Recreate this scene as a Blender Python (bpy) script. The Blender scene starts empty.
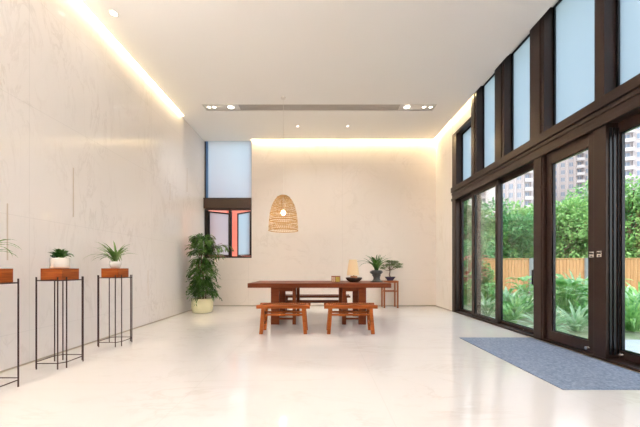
import bpy, bmesh, math, random
from mathutils import Vector, Matrix
sc = bpy.context.scene
C = sc.collection
R = random.Random(7)
PI = math.pi

# ------------------------------------------------------------------ materials
def mat(name, color, rough=0.5, metal=0.0, spec=0.5, var=None, scale=8.0, amt=0.5, bump=0.0, emit=None, estr=0.0, stretch=None, coat=0.0):
    m = bpy.data.materials.new(name); m.use_nodes = True
    nt = m.node_tree; b = nt.nodes['Principled BSDF']
    b.inputs['Base Color'].default_value = (*color, 1)
    b.inputs['Roughness'].default_value = rough
    b.inputs['Metallic'].default_value = metal
    b.inputs['Specular IOR Level'].default_value = spec
    b.inputs['Coat Weight'].default_value = coat
    if var is not None or bump:
        tc = nt.nodes.new('ShaderNodeTexCoord'); mp = nt.nodes.new('ShaderNodeMapping')
        nt.links.new(tc.outputs['Object'], mp.inputs['Vector'])
        if stretch: mp.inputs['Scale'].default_value = stretch
        nz = nt.nodes.new('ShaderNodeTexNoise'); nz.inputs['Scale'].default_value = scale
        nz.inputs['Detail'].default_value = 5
        nt.links.new(mp.outputs[0], nz.inputs['Vector'])
        if var is not None:
            rp = nt.nodes.new('ShaderNodeValToRGB')
            rp.color_ramp.elements[0].position = 0.5 - amt/2; rp.color_ramp.elements[0].color = (*color, 1)
            rp.color_ramp.elements[1].position = 0.5 + amt/2; rp.color_ramp.elements[1].color = (*var, 1)
            nt.links.new(nz.outputs['Fac'], rp.inputs[0]); nt.links.new(rp.outputs[0], b.inputs['Base Color'])
        if bump:
            bp = nt.nodes.new('ShaderNodeBump'); bp.inputs['Strength'].default_value = bump; bp.inputs['Distance'].default_value = 0.01
            nt.links.new(nz.outputs['Fac'], bp.inputs['Height']); nt.links.new(bp.outputs[0], b.inputs['Normal'])
    if emit:
        b.inputs['Emission Color'].default_value = (*emit, 1); b.inputs['Emission Strength'].default_value = estr
    return m

def marble(name, base, vein, rough, axes, sizes, offs, joint, vein_amt=0.5, rot=(0.3, 0.5, 0.7), scale=0.7, spec=0.5, clip=None):
    """polished stone: faint veins plus slab joints on two object axes"""
    m = bpy.data.materials.new(name); m.use_nodes = True
    nt = m.node_tree; N = nt.nodes; L = nt.links; b = N['Principled BSDF']
    tc = N.new('ShaderNodeTexCoord'); mp = N.new('ShaderNodeMapping')
    mp.inputs['Rotation'].default_value = rot
    mp.inputs['Scale'].default_value = (1, 3.2, 1)
    L.new(tc.outputs['Object'], mp.inputs['Vector'])
    n1 = N.new('ShaderNodeTexNoise'); n1.inputs['Scale'].default_value = scale; n1.inputs['Detail'].default_value = 9; n1.inputs['Roughness'].default_value = .62; n1.inputs['Distortion'].default_value = 1.2
    L.new(mp.outputs[0], n1.inputs['Vector'])
    s = N.new('ShaderNodeMath'); s.operation = 'SUBTRACT'; s.inputs[1].default_value = 0.5; L.new(n1.outputs['Fac'], s.inputs[0])
    a = N.new('ShaderNodeMath'); a.operation = 'ABSOLUTE'; L.new(s.outputs[0], a.inputs[0])
    r = N.new('ShaderNodeMapRange'); r.inputs['From Min'].default_value = 0; r.inputs['From Max'].default_value = 0.035
    r.inputs['To Min'].default_value = 1; r.inputs['To Max'].default_value = 0; L.new(a.outputs[0], r.inputs['Value'])
    n2 = N.new('ShaderNodeTexNoise'); n2.inputs['Scale'].default_value = 1.4; n2.inputs['Detail'].default_value = 4
    L.new(tc.outputs['Object'], n2.inputs['Vector'])
    r2 = N.new('ShaderNodeMapRange'); r2.inputs['From Min'].default_value = .42; r2.inputs['From Max'].default_value = .7; L.new(n2.outputs['Fac'], r2.inputs['Value'])
    mu = N.new('ShaderNodeMath'); mu.operation = 'MULTIPLY'; L.new(r.outputs[0], mu.inputs[0]); L.new(r2.outputs[0], mu.inputs[1])
    mu2 = N.new('ShaderNodeMath'); mu2.operation = 'MULTIPLY'; mu2.inputs[1].default_value = vein_amt; L.new(mu.outputs[0], mu2.inputs[0])
    mx = N.new('ShaderNodeMix'); mx.data_type = 'RGBA'; mx.inputs['A'].default_value = (*base, 1); mx.inputs['B'].default_value = (*vein, 1)
    L.new(mu2.outputs[0], mx.inputs['Factor'])
    cloud = N.new('ShaderNodeMix'); cloud.data_type = 'RGBA'
    cl = N.new('ShaderNodeMapRange'); cl.inputs['To Max'].default_value = .35; L.new(n1.outputs['Fac'], cl.inputs['Value'])
    L.new(cl.outputs[0], cloud.inputs['Factor']); L.new(mx.outputs['Result'], cloud.inputs['A'])
    cloud.inputs['B'].default_value = (*[(x*.82+y*.18) for x, y in zip(base, vein)], 1)
    col = cloud.outputs['Result']
    sx = N.new('ShaderNodeSeparateXYZ'); L.new(tc.outputs['Object'], sx.inputs[0])
    last = None
    for ax, size, off in zip(axes, sizes, offs):
        ad = N.new('ShaderNodeMath'); ad.operation = 'ADD'; ad.inputs[1].default_value = 100*size - off; L.new(sx.outputs[ax], ad.inputs[0])
        md = N.new('ShaderNodeMath'); md.operation = 'MODULO'; md.inputs[1].default_value = size; L.new(ad.outputs[0], md.inputs[0])
        lt = N.new('ShaderNodeMath'); lt.operation = 'LESS_THAN'; lt.inputs[1].default_value = 0.007; L.new(md.outputs[0], lt.inputs[0])
        if last:
            q = N.new('ShaderNodeMath'); q.operation = 'MAXIMUM'; L.new(last, q.inputs[0]); L.new(lt.outputs[0], q.inputs[1]); last = q.outputs[0]
        else: last = lt.outputs[0]
    jm = N.new('ShaderNodeMath'); jm.operation = 'MULTIPLY'; jm.inputs[1].default_value = joint; L.new(last, jm.inputs[0])
    m2 = N.new('ShaderNodeMix'); m2.data_type = 'RGBA'; L.new(jm.outputs[0], m2.inputs['Factor']); L.new(col, m2.inputs['A'])
    m2.inputs['B'].default_value = (*[x*.45 for x in base], 1)
    L.new(m2.outputs['Result'], b.inputs['Base Color'])
    b.inputs['Roughness'].default_value = rough; b.inputs['Specular IOR Level'].default_value = spec
    return m

def clear_glass(name, tint=(.96, .98, .97), refl=0.06):
    m = bpy.data.materials.new(name); m.use_nodes = True
    nt = m.node_tree; N = nt.nodes; L = nt.links
    for n in list(N): N.remove(n)
    o = N.new('ShaderNodeOutputMaterial'); t = N.new('ShaderNodeBsdfTransparent'); g = N.new('ShaderNodeBsdfGlossy')
    t.inputs[0].default_value = (*tint, 1); g.inputs['Roughness'].default_value = 0.02
    mx = N.new('ShaderNodeMixShader'); lw = N.new('ShaderNodeLayerWeight'); lw.inputs[0].default_value = .12
    mr = N.new('ShaderNodeMapRange'); mr.inputs['To Min'].default_value = refl*.4; mr.inputs['To Max'].default_value = .5
    L.new(lw.outputs['Fresnel'], mr.inputs['Value'])
    L.new(mr.outputs[0], mx.inputs[0]); L.new(t.outputs[0], mx.inputs[1]); L.new(g.outputs[0], mx.inputs[2]); L.new(mx.outputs[0], o.inputs[0])
    return m

def frosted(name, col=(.8, .9, .95), clear=0.12, var=None):
    m = bpy.data.materials.new(name); m.use_nodes = True
    nt = m.node_tree; N = nt.nodes; L = nt.links
    for n in list(N): N.remove(n)
    o = N.new('ShaderNodeOutputMaterial'); t = N.new('ShaderNodeBsdfTransparent'); tl = N.new('ShaderNodeBsdfTranslucent'); g = N.new('ShaderNodeBsdfGlossy')
    t.inputs[0].default_value = (*col, 1); tl.inputs[0].default_value = (*col, 1); g.inputs['Roughness'].default_value = .25
    a = N.new('ShaderNodeMixShader'); a.inputs[0].default_value = clear; L.new(tl.outputs[0], a.inputs[1]); L.new(t.outputs[0], a.inputs[2])
    b = N.new('ShaderNodeMixShader'); b.inputs[0].default_value = .06; L.new(a.outputs[0], b.inputs[1]); L.new(g.outputs[0], b.inputs[2]); L.new(b.outputs[0], o.inputs[0])
    return m

def leafmat(name, a, b_, rough=.45, transl=.3):
    m = bpy.data.materials.new(name); m.use_nodes = True
    nt = m.node_tree; N = nt.nodes; L = nt.links; p = N['Principled BSDF']
    tc = N.new('ShaderNodeTexCoord'); nz = N.new('ShaderNodeTexNoise'); nz.inputs['Scale'].default_value = 6
    L.new(tc.outputs['Object'], nz.inputs['Vector'])
    rp = N.new('ShaderNodeValToRGB'); rp.color_ramp.elements[0].position = .35; rp.color_ramp.elements[1].position = .65
    rp.color_ramp.elements[0].color = (*a, 1); rp.color_ramp.elements[1].color = (*b_, 1)
    L.new(nz.outputs['Fac'], rp.inputs[0]); L.new(rp.outputs[0], p.inputs['Base Color'])
    p.inputs['Roughness'].default_value = rough
    tr = N.new('ShaderNodeBsdfTranslucent'); L.new(rp.outputs[0], tr.inputs[0])
    mx = N.new('ShaderNodeMixShader'); mx.inputs[0].default_value = transl
    out = N['Material Output']; L.new(p.outputs[0], mx.inputs[1]); L.new(tr.outputs[0], mx.inputs[2]); L.new(mx.outputs[0], out.inputs[0])
    return m

def wood(name, a, b_, rough=.42, stretch=(1, 12, 12), scale=3):
    return mat(name, a, rough, spec=.22, var=b_, scale=scale, amt=.5, stretch=stretch, bump=.06)

M = {}
M['wall_left'] = marble('polished_wall_marble', (.85, .795, .775), (.52, .45, .42), .10, ('Z', 'Y'), (1.24, 2.4), (.36, .9), .16, .42, rot=(-.75, 0, 0), scale=1.3, spec=.42)
M['wall_back'] = marble('honed_back_marble', (.86, .79, .725), (.58, .50, .42), .30, ('Z', 'X'), (3.2, 2.6), (.72, .62), .2, .3, rot=(0, .75, 0), scale=1.3, spec=.3)
M['wall_right'] = marble('honed_return_marble', (.86, .82, .78), (.60, .53, .46), .35, ('Z', 'Y'), (3.2, 9), (.72, .1), .2, .35, rot=(.7, 0, 0), scale=.6, spec=.3)
M['floor'] = marble('polished_floor_marble', (.75, .73, .72), (.54, .48, .44), .085, ('X', 'Y'), (1.6, .8), (.5, .2), .12, .5, rot=(0, 0, .35), scale=.8, spec=.55)
M['plaster'] = mat('ceiling_plaster', (.91, .88, .84), .85, spec=.2)
M['cove'] = mat('cove_plaster', (.85, .80, .72), .9, spec=.1)
M['bronze'] = mat('dark_bronze_metal', (.036, .021, .017), .33, .3, .4, var=(.046, .028, .022), scale=3)
M['bronze_in'] = mat('black_seal_metal', (.010, .010, .013), .25, .3)
M['black'] = mat('black_window_metal', (.018, .013, .012), .35, .3)
M['beamdark'] = mat('brown_transom_metal', (.045, .026, .018), .4, .3)
M['glass'] = clear_glass('clear_glass')
M['frost'] = frosted('frosted_glass', (.57, .63, .69), .10)
M['frost_back'] = frosted('rear_frosted_glass', (.58, .71, .76), .09)
M['brass'] = mat('brass_threshold', (.55, .45, .28), .3, .9)
M['steel'] = mat('brushed_steel', (.75, .73, .70), .25, .9)
M['darksteel'] = mat('dark_handle_metal', (.02, .015, .013), .3, .6)
M['baseboard'] = mat('baseboard_metal', (.42, .36, .29), .5, .2)
M['groove'] = mat('inlay_strip', (.60, .50, .42), .5)
M['wood_table'] = wood('red_walnut', (.135, .026, .007), (.21, .052, .014))
M['wood_bench'] = wood('orange_elm', (.27, .060, .009), (.39, .112, .022))
M['wood_side'] = wood('side_table_wood', (.26, .075, .025), (.36, .13, .05), stretch=(12, 12, 1))
M['wood_block'] = wood('block_wood', (.20, .036, .008), (.44, .115, .02), .35, (1, 1, 9), 5)
M['rod'] = mat('dark_bronze_rod', (.04, .012, .010), .5, .2)
M['white_pot'] = mat('white_ceramic', (.70, .65, .61), .25, coat=.4)
M['saucer'] = mat('blush_saucer', (.72, .52, .42), .35)
M['glass_pot'] = mat('milky_white_ceramic', (.82, .78, .75), .12, coat=.6)
M['cream_pot'] = mat('cream_glazed_ceramic', (.85, .80, .52), .35)
M['soil'] = mat('soil', (.05, .035, .02), .95, var=(.10, .07, .04), scale=40)
M['wicker'] = mat('rattan', (.36, .19, .04), .65, var=(.56, .33, .09), scale=25)
M['bulb'] = mat('lit_bulb', (1, .9, .7), .5, emit=(1, .86, .6), estr=6)
M['lens'] = mat('lit_lens', (1, 1, 1), .5, emit=(1, .93, .80), estr=4)
M['white_metal'] = mat('white_enamel', (.80, .76, .70), .5)
M['grille'] = mat('grey_grille', (.50, .46, .42), .5, .3)
M['shade'] = mat('cream_shade_fabric', (.82, .62, .38), .8)
M['shade'].node_tree.nodes['Principled BSDF'].inputs['Emission Color'].default_value = (1, .68, .34, 1)
M['shade'].node_tree.nodes['Principled BSDF'].inputs['Emission Strength'].default_value = .05
M['darkbowl'] = mat('dark_brown_ceramic', (.045, .025, .022), .25, var=(.07, .04, .035), scale=20)
M['lampwood'] = mat('lamp_neck_wood', (.42, .18, .07), .5)
M['urn'] = mat('blackened_stone', (.035, .04, .042), .45, var=(.09, .095, .09), scale=24, bump=.6)
M['bonsaipot'] = mat('violet_glaze', (.035, .028, .07), .2, coat=.5)
M['tin_red'] = mat('red_brown_lacquer', (.33, .09, .04), .4)
M['tin_cream'] = mat('cream_label', (.75, .62, .48), .6, var=(.55, .32, .22), scale=30)
M['tin_yellow'] = mat('mustard_label', (.55, .42, .06), .5, var=(.42, .30, .05), scale=30)
M['mat_blue'] = None
M['leaf_dark'] = leafmat('dark_leaf', (.03, .10, .012), (.10, .22, .04))
M['leaf_bamboo'] = leafmat('fine_leaf', (.028, .09, .014), (.13, .28, .05))
M['leaf_spider'] = leafmat('striped_leaf', (.08, .20, .03), (.34, .46, .16))
M['leaf_bonsai'] = leafmat('bonsai_leaf', (.11, .18, .05), (.28, .36, .13))
M['leaf_tree'] = leafmat('tree_leaf', (.13, .31, .09), (.36, .56, .20), .5, .35)
M['leaf_tree2'] = leafmat('deep_tree_leaf', (.06, .20, .08), (.17, .38, .14), .5, .35)
M['leaf_bright'] = leafmat('bright_garden_leaf', (.10, .32, .07), (.40, .66, .24), .35, .35)
M['leaf_pale'] = leafmat('pale_garden_leaf', (.30, .52, .26), (.62, .76, .52), .35, .3)
M['leaf_red'] = leafmat('red_garden_leaf', (.42, .07, .06), (.55, .20, .12), .4, .3)
M['bark'] = mat('bark', (.13, .08, .05), .9, var=(.20, .14, .09), scale=14)
M['fence'] = mat('fence_board', (.32, .15, .06), .7, var=(.46, .25, .11), scale=3, stretch=(6, 6, .5))
M['fence_post'] = mat('grey_post', (.16, .17, .18), .6)
M['paving'] = mat('garden_paving', (.50, .52, .55), .7, var=(.62, .64, .66), scale=6)
M['grass'] = mat('garden_grass', (.22, .30, .13), .9, var=(.46, .43, .32), scale=5)
M['facade'] = mat('pinkish_facade', (.33, .285, .29), .8)  # distant haze is put into the wall colour
M['facade2'] = mat('grey_facade', (.52, .54, .60), .8)
M['facade_w'] = mat('hazed_white_facade', (.40, .37, .385), .8)  # white trim greyed to carry the distant haze in its colour
M['facade_glass'] = mat('facade_glass', (.14, .17, .23), .3, spec=.6)  # panes lightened in colour to stand for haze
M['salmon'] = mat('salmon_wall', (.80, .26, .19), .8, var=(.86, .34, .25), scale=3)
M['outwall'] = mat('outer_render', (.6, .58, .55), .9)

def mat_floor_mat():
    m = bpy.data.materials.new('blue_grey_ribbed_mat'); m.use_nodes = True
    nt = m.node_tree; N = nt.nodes; L = nt.links; b = N['Principled BSDF']
    tc = N.new('ShaderNodeTexCoord')
    n = N.new('ShaderNodeTexNoise'); n.inputs['Scale'].default_value = 45; n.inputs['Detail'].default_value = 3; L.new(tc.outputs['Object'], n.inputs['Vector'])
    w = N.new('ShaderNodeTexWave'); w.inputs['Scale'].default_value = 12; w.bands_direction = 'Y'; w.inputs['Distortion'].default_value = .6; L.new(tc.outputs['Object'], w.inputs['Vector'])
    ad = N.new('ShaderNodeMath'); ad.operation = 'MULTIPLY_ADD'; ad.inputs[1].default_value = .22; L.new(w.outputs['Fac'], ad.inputs[0]); L.new(n.outputs['Fac'], ad.inputs[2])
    rp = N.new('ShaderNodeValToRGB'); rp.color_ramp.elements[0].position = .35; rp.color_ramp.elements[1].position = .95
    rp.color_ramp.elements[0].color = (.09, .125, .20, 1); rp.color_ramp.elements[1].color = (.33, .40, .53, 1)
    L.new(ad.outputs[0], rp.inputs[0]); L.new(rp.outputs[0], b.inputs['Base Color']); b.inputs['Roughness'].default_value = .9
    bp = N.new('ShaderNodeBump'); bp.inputs['Strength'].default_value = .5; bp.inputs['Distance'].default_value = .004; L.new(ad.outputs[0], bp.inputs['Height']); L.new(bp.outputs[0], b.inputs['Normal'])
    return m
M['mat_blue'] = mat_floor_mat()

# ------------------------------------------------------------------ helpers
def box(bm, x0, x1, y0, y1, z0, z1, bev=0.0, mtx=None):
    vs = [bm.verts.new((x, y, z)) for z in (z0, z1) for y in (y0, y1) for x in (x0, x1)]
    if mtx:
        for v in vs: v.co = mtx @ v.co
    fs = [bm.faces.new([vs[i] for i in f]) for f in ((0, 2, 3, 1), (4, 5, 7, 6), (0, 1, 5, 4), (2, 6, 7, 3), (0, 4, 6, 2), (1, 3, 7, 5))]
    if bev:
        es = {e for f in fs for e in f.edges}
        bmesh.ops.bevel(bm, geom=list(es), offset=bev, segments=2, affect='EDGES', profile=.5)
def prism(bm, lo, hi):
    """hexahedron from two quads of 4 points each"""
    a = [bm.verts.new(p) for p in lo]; b = [bm.verts.new(p) for p in hi]
    bm.faces.new(a[::-1]); bm.faces.new(b)
    for i in range(4): bm.faces.new((a[i], a[(i+1) % 4], b[(i+1) % 4], b[i]))
def tube(bm, pts, rad, seg=8, cap=True):
    pts = [Vector(p) for p in pts]; rings = []
    n = len(pts)
    for i, p in enumerate(pts):
        d = (pts[min(i+1, n-1)] - pts[max(i-1, 0)]).normalized()
        up = Vector((0, 0, 1)) if abs(d.z) < .9 else Vector((1, 0, 0))
        u = d.cross(up).normalized(); w = d.cross(u)
        r = rad[i] if isinstance(rad, (list, tuple)) else rad
        rings.append([bm.verts.new(p + (u*math.cos(2*PI*k/seg) + w*math.sin(2*PI*k/seg))*r) for k in range(seg)])
    for a, b in zip(rings, rings[1:]):
        for k in range(seg):
            f = bm.faces.new((a[k], a[(k+1) % seg], b[(k+1) % seg], b[k])); f.smooth = True
    if cap: bm.faces.new(rings[0]); bm.faces.new(rings[-1][::-1])
def lathe(bm, prof, cx=0, cy=0, seg=28, sx=1, sy=1, wob=None):
    rings = []
    for r, z in prof:
        if r < 1e-5: rings.append([bm.verts.new((cx, cy, z))]); continue
        ring = []
        for k in range(seg):
            a = 2*PI*k/seg; rr = r*(wob(a, z) if wob else 1)
            ring.append(bm.verts.new((cx + rr*sx*math.cos(a), cy + rr*sy*math.sin(a), z)))
        rings.append(ring)
    for a, b in zip(rings, rings[1:]):
        if len(a) == 1 and len(b) == 1: continue
        for k in range(seg):
            k2 = (k+1) % seg
            if len(a) == 1: f = bm.faces.new((a[0], b[k2], b[k]))
            elif len(b) == 1: f = bm.faces.new((a[k], a[k2], b[0]))
            else: f = bm.faces.new((a[k], a[k2], b[k2], b[k]))
            f.smooth = True
def leaf(bm, base, az, elev, length, width, droop=1.0, segs=5, fold=.25, tipw=.0):
    """curved blade; az heading, elev starting pitch, droop = total downward pitch over its length"""
    p = Vector(base); e = elev; step = length/segs; prev = None
    side = Vector((-math.sin(az), math.cos(az), 0))
    for i in range(segs+1):
        t = i/segs
        w = width*(math.sin(PI*min(1, .12 + t*.88))**.7 if t < .999 else 0)*.5
        d = Vector((math.cos(az)*math.cos(e), math.sin(az)*math.cos(e), math.sin(e)))
        nrm = side.cross(d).normalized()*-1
        if t > .999: cur = [bm.verts.new(p)]
        else: cur = [bm.verts.new(p - side*w + nrm*w*fold), bm.verts.new(p), bm.verts.new(p + side*w + nrm*w*fold)]
        if prev:
            if len(cur) == 3:
                for a in (0, 1): bm.faces.new((prev[a], prev[a+1], cur[a+1], cur[a]))
            else:
                for a in (0, 1): bm.faces.new((prev[a], prev[a+1], cur[0]))
        prev = cur; p = p + d*step; e -= droop/segs
def leaflet(bm, p, d, nrm, L, w):
    d = d.normalized(); s = d.cross(nrm)
    if s.length < 1e-4: s = d.cross(Vector((1, 0, 0)))
    s.normalize()
    a = bm.verts.new(p); b = bm.verts.new(p + d*L*.45 + s*w*.5); c = bm.verts.new(p + d*L); e = bm.verts.new(p + d*L*.45 - s*w*.5)
    bm.faces.new((a, b, c, e))
def obj(name, bm, m, parent=None, label=None, recalc=False):
    if recalc: bmesh.ops.recalc_face_normals(bm, faces=bm.faces)
    me = bpy.data.meshes.new(name); bm.to_mesh(me); bm.free()
    if m is not None: me.materials.append(m)
    o = bpy.data.objects.new(name, me); C.objects.link(o)
    if parent: o.parent = parent
    if label: o['label'] = label
    return o
def tag(o, label, cat, group=None, kind=None):
    o['label'] = label; o['category'] = cat
    if group: o['group'] = group
    if kind: o['kind'] = kind
    return o
def thing(name, loc=(0, 0, 0), rz=0, label=None, cat=None, group=None):
    o = bpy.data.objects.new(name, None); C.objects.link(o); o.empty_display_size = .1
    o.location = loc; o.rotation_euler = (0, 0, rz)
    if label: tag(o, label, cat, group)
    return o
def structure(name, bm=None, m=None, parent=None):
    if bm is None:
        o = bpy.data.objects.new(name, None); C.objects.link(o)
    else: o = obj(name, bm, m, parent)
    o['kind'] = 'structure'; return o
def copy_tree(root, loc, rz, label, group=None):
    r = root.copy(); C.objects.link(r); r.location = loc; r.rotation_euler = (0, 0, rz); r['label'] = label
    if group: r['group'] = group
    def rec(src, dst):
        for ch in [o for o in ALLC(src)]:
            c = ch.copy(); C.objects.link(c); c.parent = dst
            rec(ch, c)
    rec(root, r)
    return r
def ALLC(o): return list(o.children)
def bx(name, x0, x1, y0, y1, z0, z1, m, parent=None, bev=0, label=None):
    bm = bmesh.new(); box(bm, x0, x1, y0, y1, z0, z1, bev); return obj(name, bm, m, parent, label)
def area(name, loc, sx, sy, power, color, rot=(0, 0, 0), shape='RECTANGLE', spread=PI):
    l = bpy.data.lights.new(name, 'AREA'); l.shape = shape; l.size = sx
    if shape == 'RECTANGLE': l.size_y = sy
    l.energy = power; l.color = color; l.spread = spread
    o = bpy.data.objects.new(name, l); C.objects.link(o); o.location = loc; o.rotation_euler = rot
    return o

# ------------------------------------------------------------------ room constants
XL, XR, YB, YF, H = -3.2, 3.2, 8.29, -3.6, 4.56
CEH = 4.78       # underside of the structural slab above the ceiling raft
XCL, XCR, YCB = -3.135, 3.10, 8.18      # edges of the ceiling raft (cove slots)
WX1, WZ0 = -1.89, 1.33                  # rear window opening
YW = 7.27                               # where the right glazing starts

bm = bmesh.new(); box(bm, XL-.3, XR+.3, YF-.3, YB+.3, -.25, 0)
structure('floor', bm, M['floor'])
bm = bmesh.new(); box(bm, XL-.25, XL, YF-.25, YB+.25, 0, CEH+.2)
structure('wall_left', bm, M['wall_left'])
bm = bmesh.new()
box(bm, XL, WX1, YB, YB+.25, 0, WZ0)
box(bm, WX1, XR+.25, YB, YB+.25, 0, CEH+.2)
box(bm, XL, WX1, YB, YB+.25, H+.02, CEH+.2)
structure('wall_back', bm, M['wall_back'])
bm = bmesh.new()
box(bm, XR, XR+.25, YW, YB, 0, CEH+.2)
box(bm, XR+.02, XR+.25, 6.16, YW, 4.26, CEH+.2)
structure('wall_right', bm, M['wall_right'])
bm = bmesh.new(); box(bm, XL, XR+.25, YF-.25, YF, 0, CEH+.2)
structure('wall_front', bm, mat('darkened_unseen_panelling', (.22, .12, .07), .5, var=(.30, .17, .10), scale=3, stretch=(6, 6, .6)))  # unseen wall, dark finish made up to cut light bounced onto front faces
bm = bmesh.new(); box(bm, XL-.25, XR+.6, YF-.3, YB+.35, CEH+.2, CEH+.45); structure('trim_1', bm, M['outwall'])
# ceiling raft with a hole for the linear air slot
SX0, SX1, SY0, SY1 = -2.52, 2.50, 6.44, 6.68
bm = bmesh.new()
box(bm, XCL, SX0, YF, YCB, H, H+.06); box(bm, SX1, XCR, YF, YCB, H, H+.06)
box(bm, SX0, SX1, YF, SY0, H, H+.06); box(bm, SX0, SX1, SY1, YCB, H, H+.06)
box(bm, XL, XCL, 6.95, YB, H, H+.06)          # the cove slot stops before the rear window
box(bm, XCL, WX1, YCB, YB, H, H+.06)
box(bm, XCR, XR, 5.0, 5.1, H+.1, H+.16)
box(bm, XL, XR+.25, YF, YB, CEH, CEH+.2)      # slab above
structure('ceiling', bm, M['plaster'])
# upstands that hide the cove lamps
for i, b_ in enumerate([(XL, XCL+.0, 6.93, 6.95, H, CEH)]):
    bm = bmesh.new(); box(bm, *b_); structure('trim_2', bm, M['cove'])
# baseboards: thin darker lines along the floor
bm = bmesh.new(); box(bm, XL, XL+.006, YF, YB, 0, .018); structure('baseboard_left', bm, M['baseboard'])
bm = bmesh.new(); box(bm, XL+.006, XR-.006, YB-.006, YB, 0, .022); structure('baseboard_back', bm, M['baseboard'])
bm = bmesh.new(); box(bm, XR-.006, XR, YW, YB-.006, 0, .02); structure('baseboard_right', bm, M['baseboard'])
# short vertical inlay strips on the left wall
n = 3
for y, z0, z1 in ((3.89, 1.71, 2.35), (3.07, 1.13, 1.71), (5.58, .53, 1.01), (7.22, 2.88, 3.46), (6.4, 2.5, 2.86)):
    bm = bmesh.new(); box(bm, XL, XL+.003, y-.006, y+.006, z0, z1); structure('trim_%d' % n, bm, M['groove']); n += 1

# ------------------------------------------------------------------ rear window (window_1)
w1 = structure('window_1')
yb = YB+.03
bm = bmesh.new()
for a in ((XL, XL+.035, yb, yb+.08, WZ0, H), (WX1-.03, WX1, yb, yb+.08, WZ0, 2.95), (WX1-.01, WX1, yb, yb+.08, 2.95, H), (XL+.035, WX1-.03, yb, yb+.08, WZ0, WZ0+.045)):
    box(bm, *a)
box(bm, XL+.035, XL+.08, yb+.01, yb+.08, WZ0+.045, 2.66)
box(bm, -2.535, -2.455, yb, yb+.07, WZ0+.045, 2.66, .004)
obj('window_frame', bm, M['black'], w1)
bm = bmesh.new(); box(bm, XL+.035, XL+.085, yb+.0, yb+.06, 2.98, H); obj('jamb_strip', bm, mat('blue_film', (.08, .19, .42), .3), w1, 'blue strip')
bm = bmesh.new(); box(bm, XL+.0, WX1, YB-.05, YB+.12, 2.69, 2.95, .006); box(bm, XL, WX1, YB-.07, YB+.12, 2.95, 2.975, .004); box(bm, XL+.03, WX1-.0, YB, YB+.1, 2.655, 2.69)
obj('transom', bm, M['beamdark'], w1)
bm = bmesh.new(); box(bm, XL+.035, WX1-.01, yb+.03, yb+.04, 2.975, H+.02)
obj('upper_pane', bm, M['frost_back'], w1, 'tall frosted upper pane')
def sash(hx, sgn, w, ang):
    e = thing('casement_sash', (hx, yb+.05, 0), ang); e.parent = w1
    z0, z1 = WZ0+.06, 2.64
    bm = bmesh.new(); x = lambda a: sgn*a
    def b2(a0, a1, c0, c1): box(bm, min(x(a0), x(a1)), max(x(a0), x(a1)), -.02, .02, c0, c1, .003)
    b2(0, .035, z0, z1); b2(w-.04, w, z0, z1); b2(.035, w-.04, z0, z0+.04); b2(.035, w-.04, z1-.04, z1)
    obj('sash_frame', bm, M['black'], e)
    bm = bmesh.new(); box(bm, min(x(.035), x(w-.04)), max(x(.035), x(w-.04)), -.004, .004, z0+.04, z1-.04)
    obj('pane', bm, M['frost_back'], e)
    bm = bmesh.new(); tube(bm, [(x(w*.7), -.03, z0+.02), (x(w*.2), -.03, z0+.02)], .006); obj('window_stay', bm, M['steel'], e)
    return e
sash(-3.11, 1, .60, math.radians(36))
sash(-1.925, -1, .60, math.radians(-38))

# ------------------------------------------------------------------ right glazing
tn = n
def trim(bm, m=None):
    global tn
    o = structure('trim_%d' % tn, bm, m or M['bronze']); tn += 1; return o
DZ = 2.68
# main transom beam with stepped mouldings
bm = bmesh.new()
Y0, Y1 = YF, YW
box(bm, 3.20, 3.46, Y0, Y1, 2.68, 2.98)
box(bm, 3.165, 3.20, Y0, Y1, 2.86, 2.98, .004)
box(bm, 3.185, 3.20, Y0, Y1, 2.80, 2.845, .003)
box(bm, 3.175, 3.20, Y0, Y1, 2.66, 2.72, .003)
trim(bm)
# posts (full height) and lower posts
posts_low = [(7.27, 7.06), (4.50, 4.30), (2.52, 2.30), (.55, .38), (-1.5, -1.68)]
for a, b in posts_low:
    bm = bmesh.new(); box(bm, 3.20, 3.31, b, a, 0, 2.68, .004); box(bm, 3.188, 3.20, b+.03, a-.03, 0, 2.66)
    trim(bm)
# central post between the double doors
bm = bmesh.new(); box(bm, 3.205, 3.365, 3.365, 3.515, 0, 2.68, .004)
trim(bm)
for xo in (3.24, 3.285, 3.335):
    bm = bmesh.new(); box(bm, xo, xo+.022, 3.352, 3.365, .08, 2.62); trim(bm, M['bronze_in'])
# upper posts
up = [(7.27, 7.05), (6.36, 6.14), (5.50, 5.22), (4.58, 4.29), (3.50, 3.38), (2.50, 2.28), (.9, .7), (-.9, -1.1), (-2.6, -2.8)]
for i, (a, b) in enumerate(up):
    bm = bmesh.new(); box(bm, 3.20, 3.45, b, a, 2.98, 4.26 if i == 0 else CEH, .003)
    if a-b > .2 and i: box(bm, 3.185, 3.20, b+.06, a-.06, 2.98, CEH, .003)
    trim(bm)
# sill + threshold + head
bm = bmesh.new(); box(bm, 3.20, 3.46, YF, YW, 0, .035); trim(bm)
bm = bmesh.new(); box(bm, 3.165, 3.198, YF, 4.6, 0, .008); trim(bm, M['brass'])
bm = bmesh.new(); box(bm, 3.20, 3.45, 6.36, 7.05, 4.20, 4.26); trim(bm)
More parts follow.
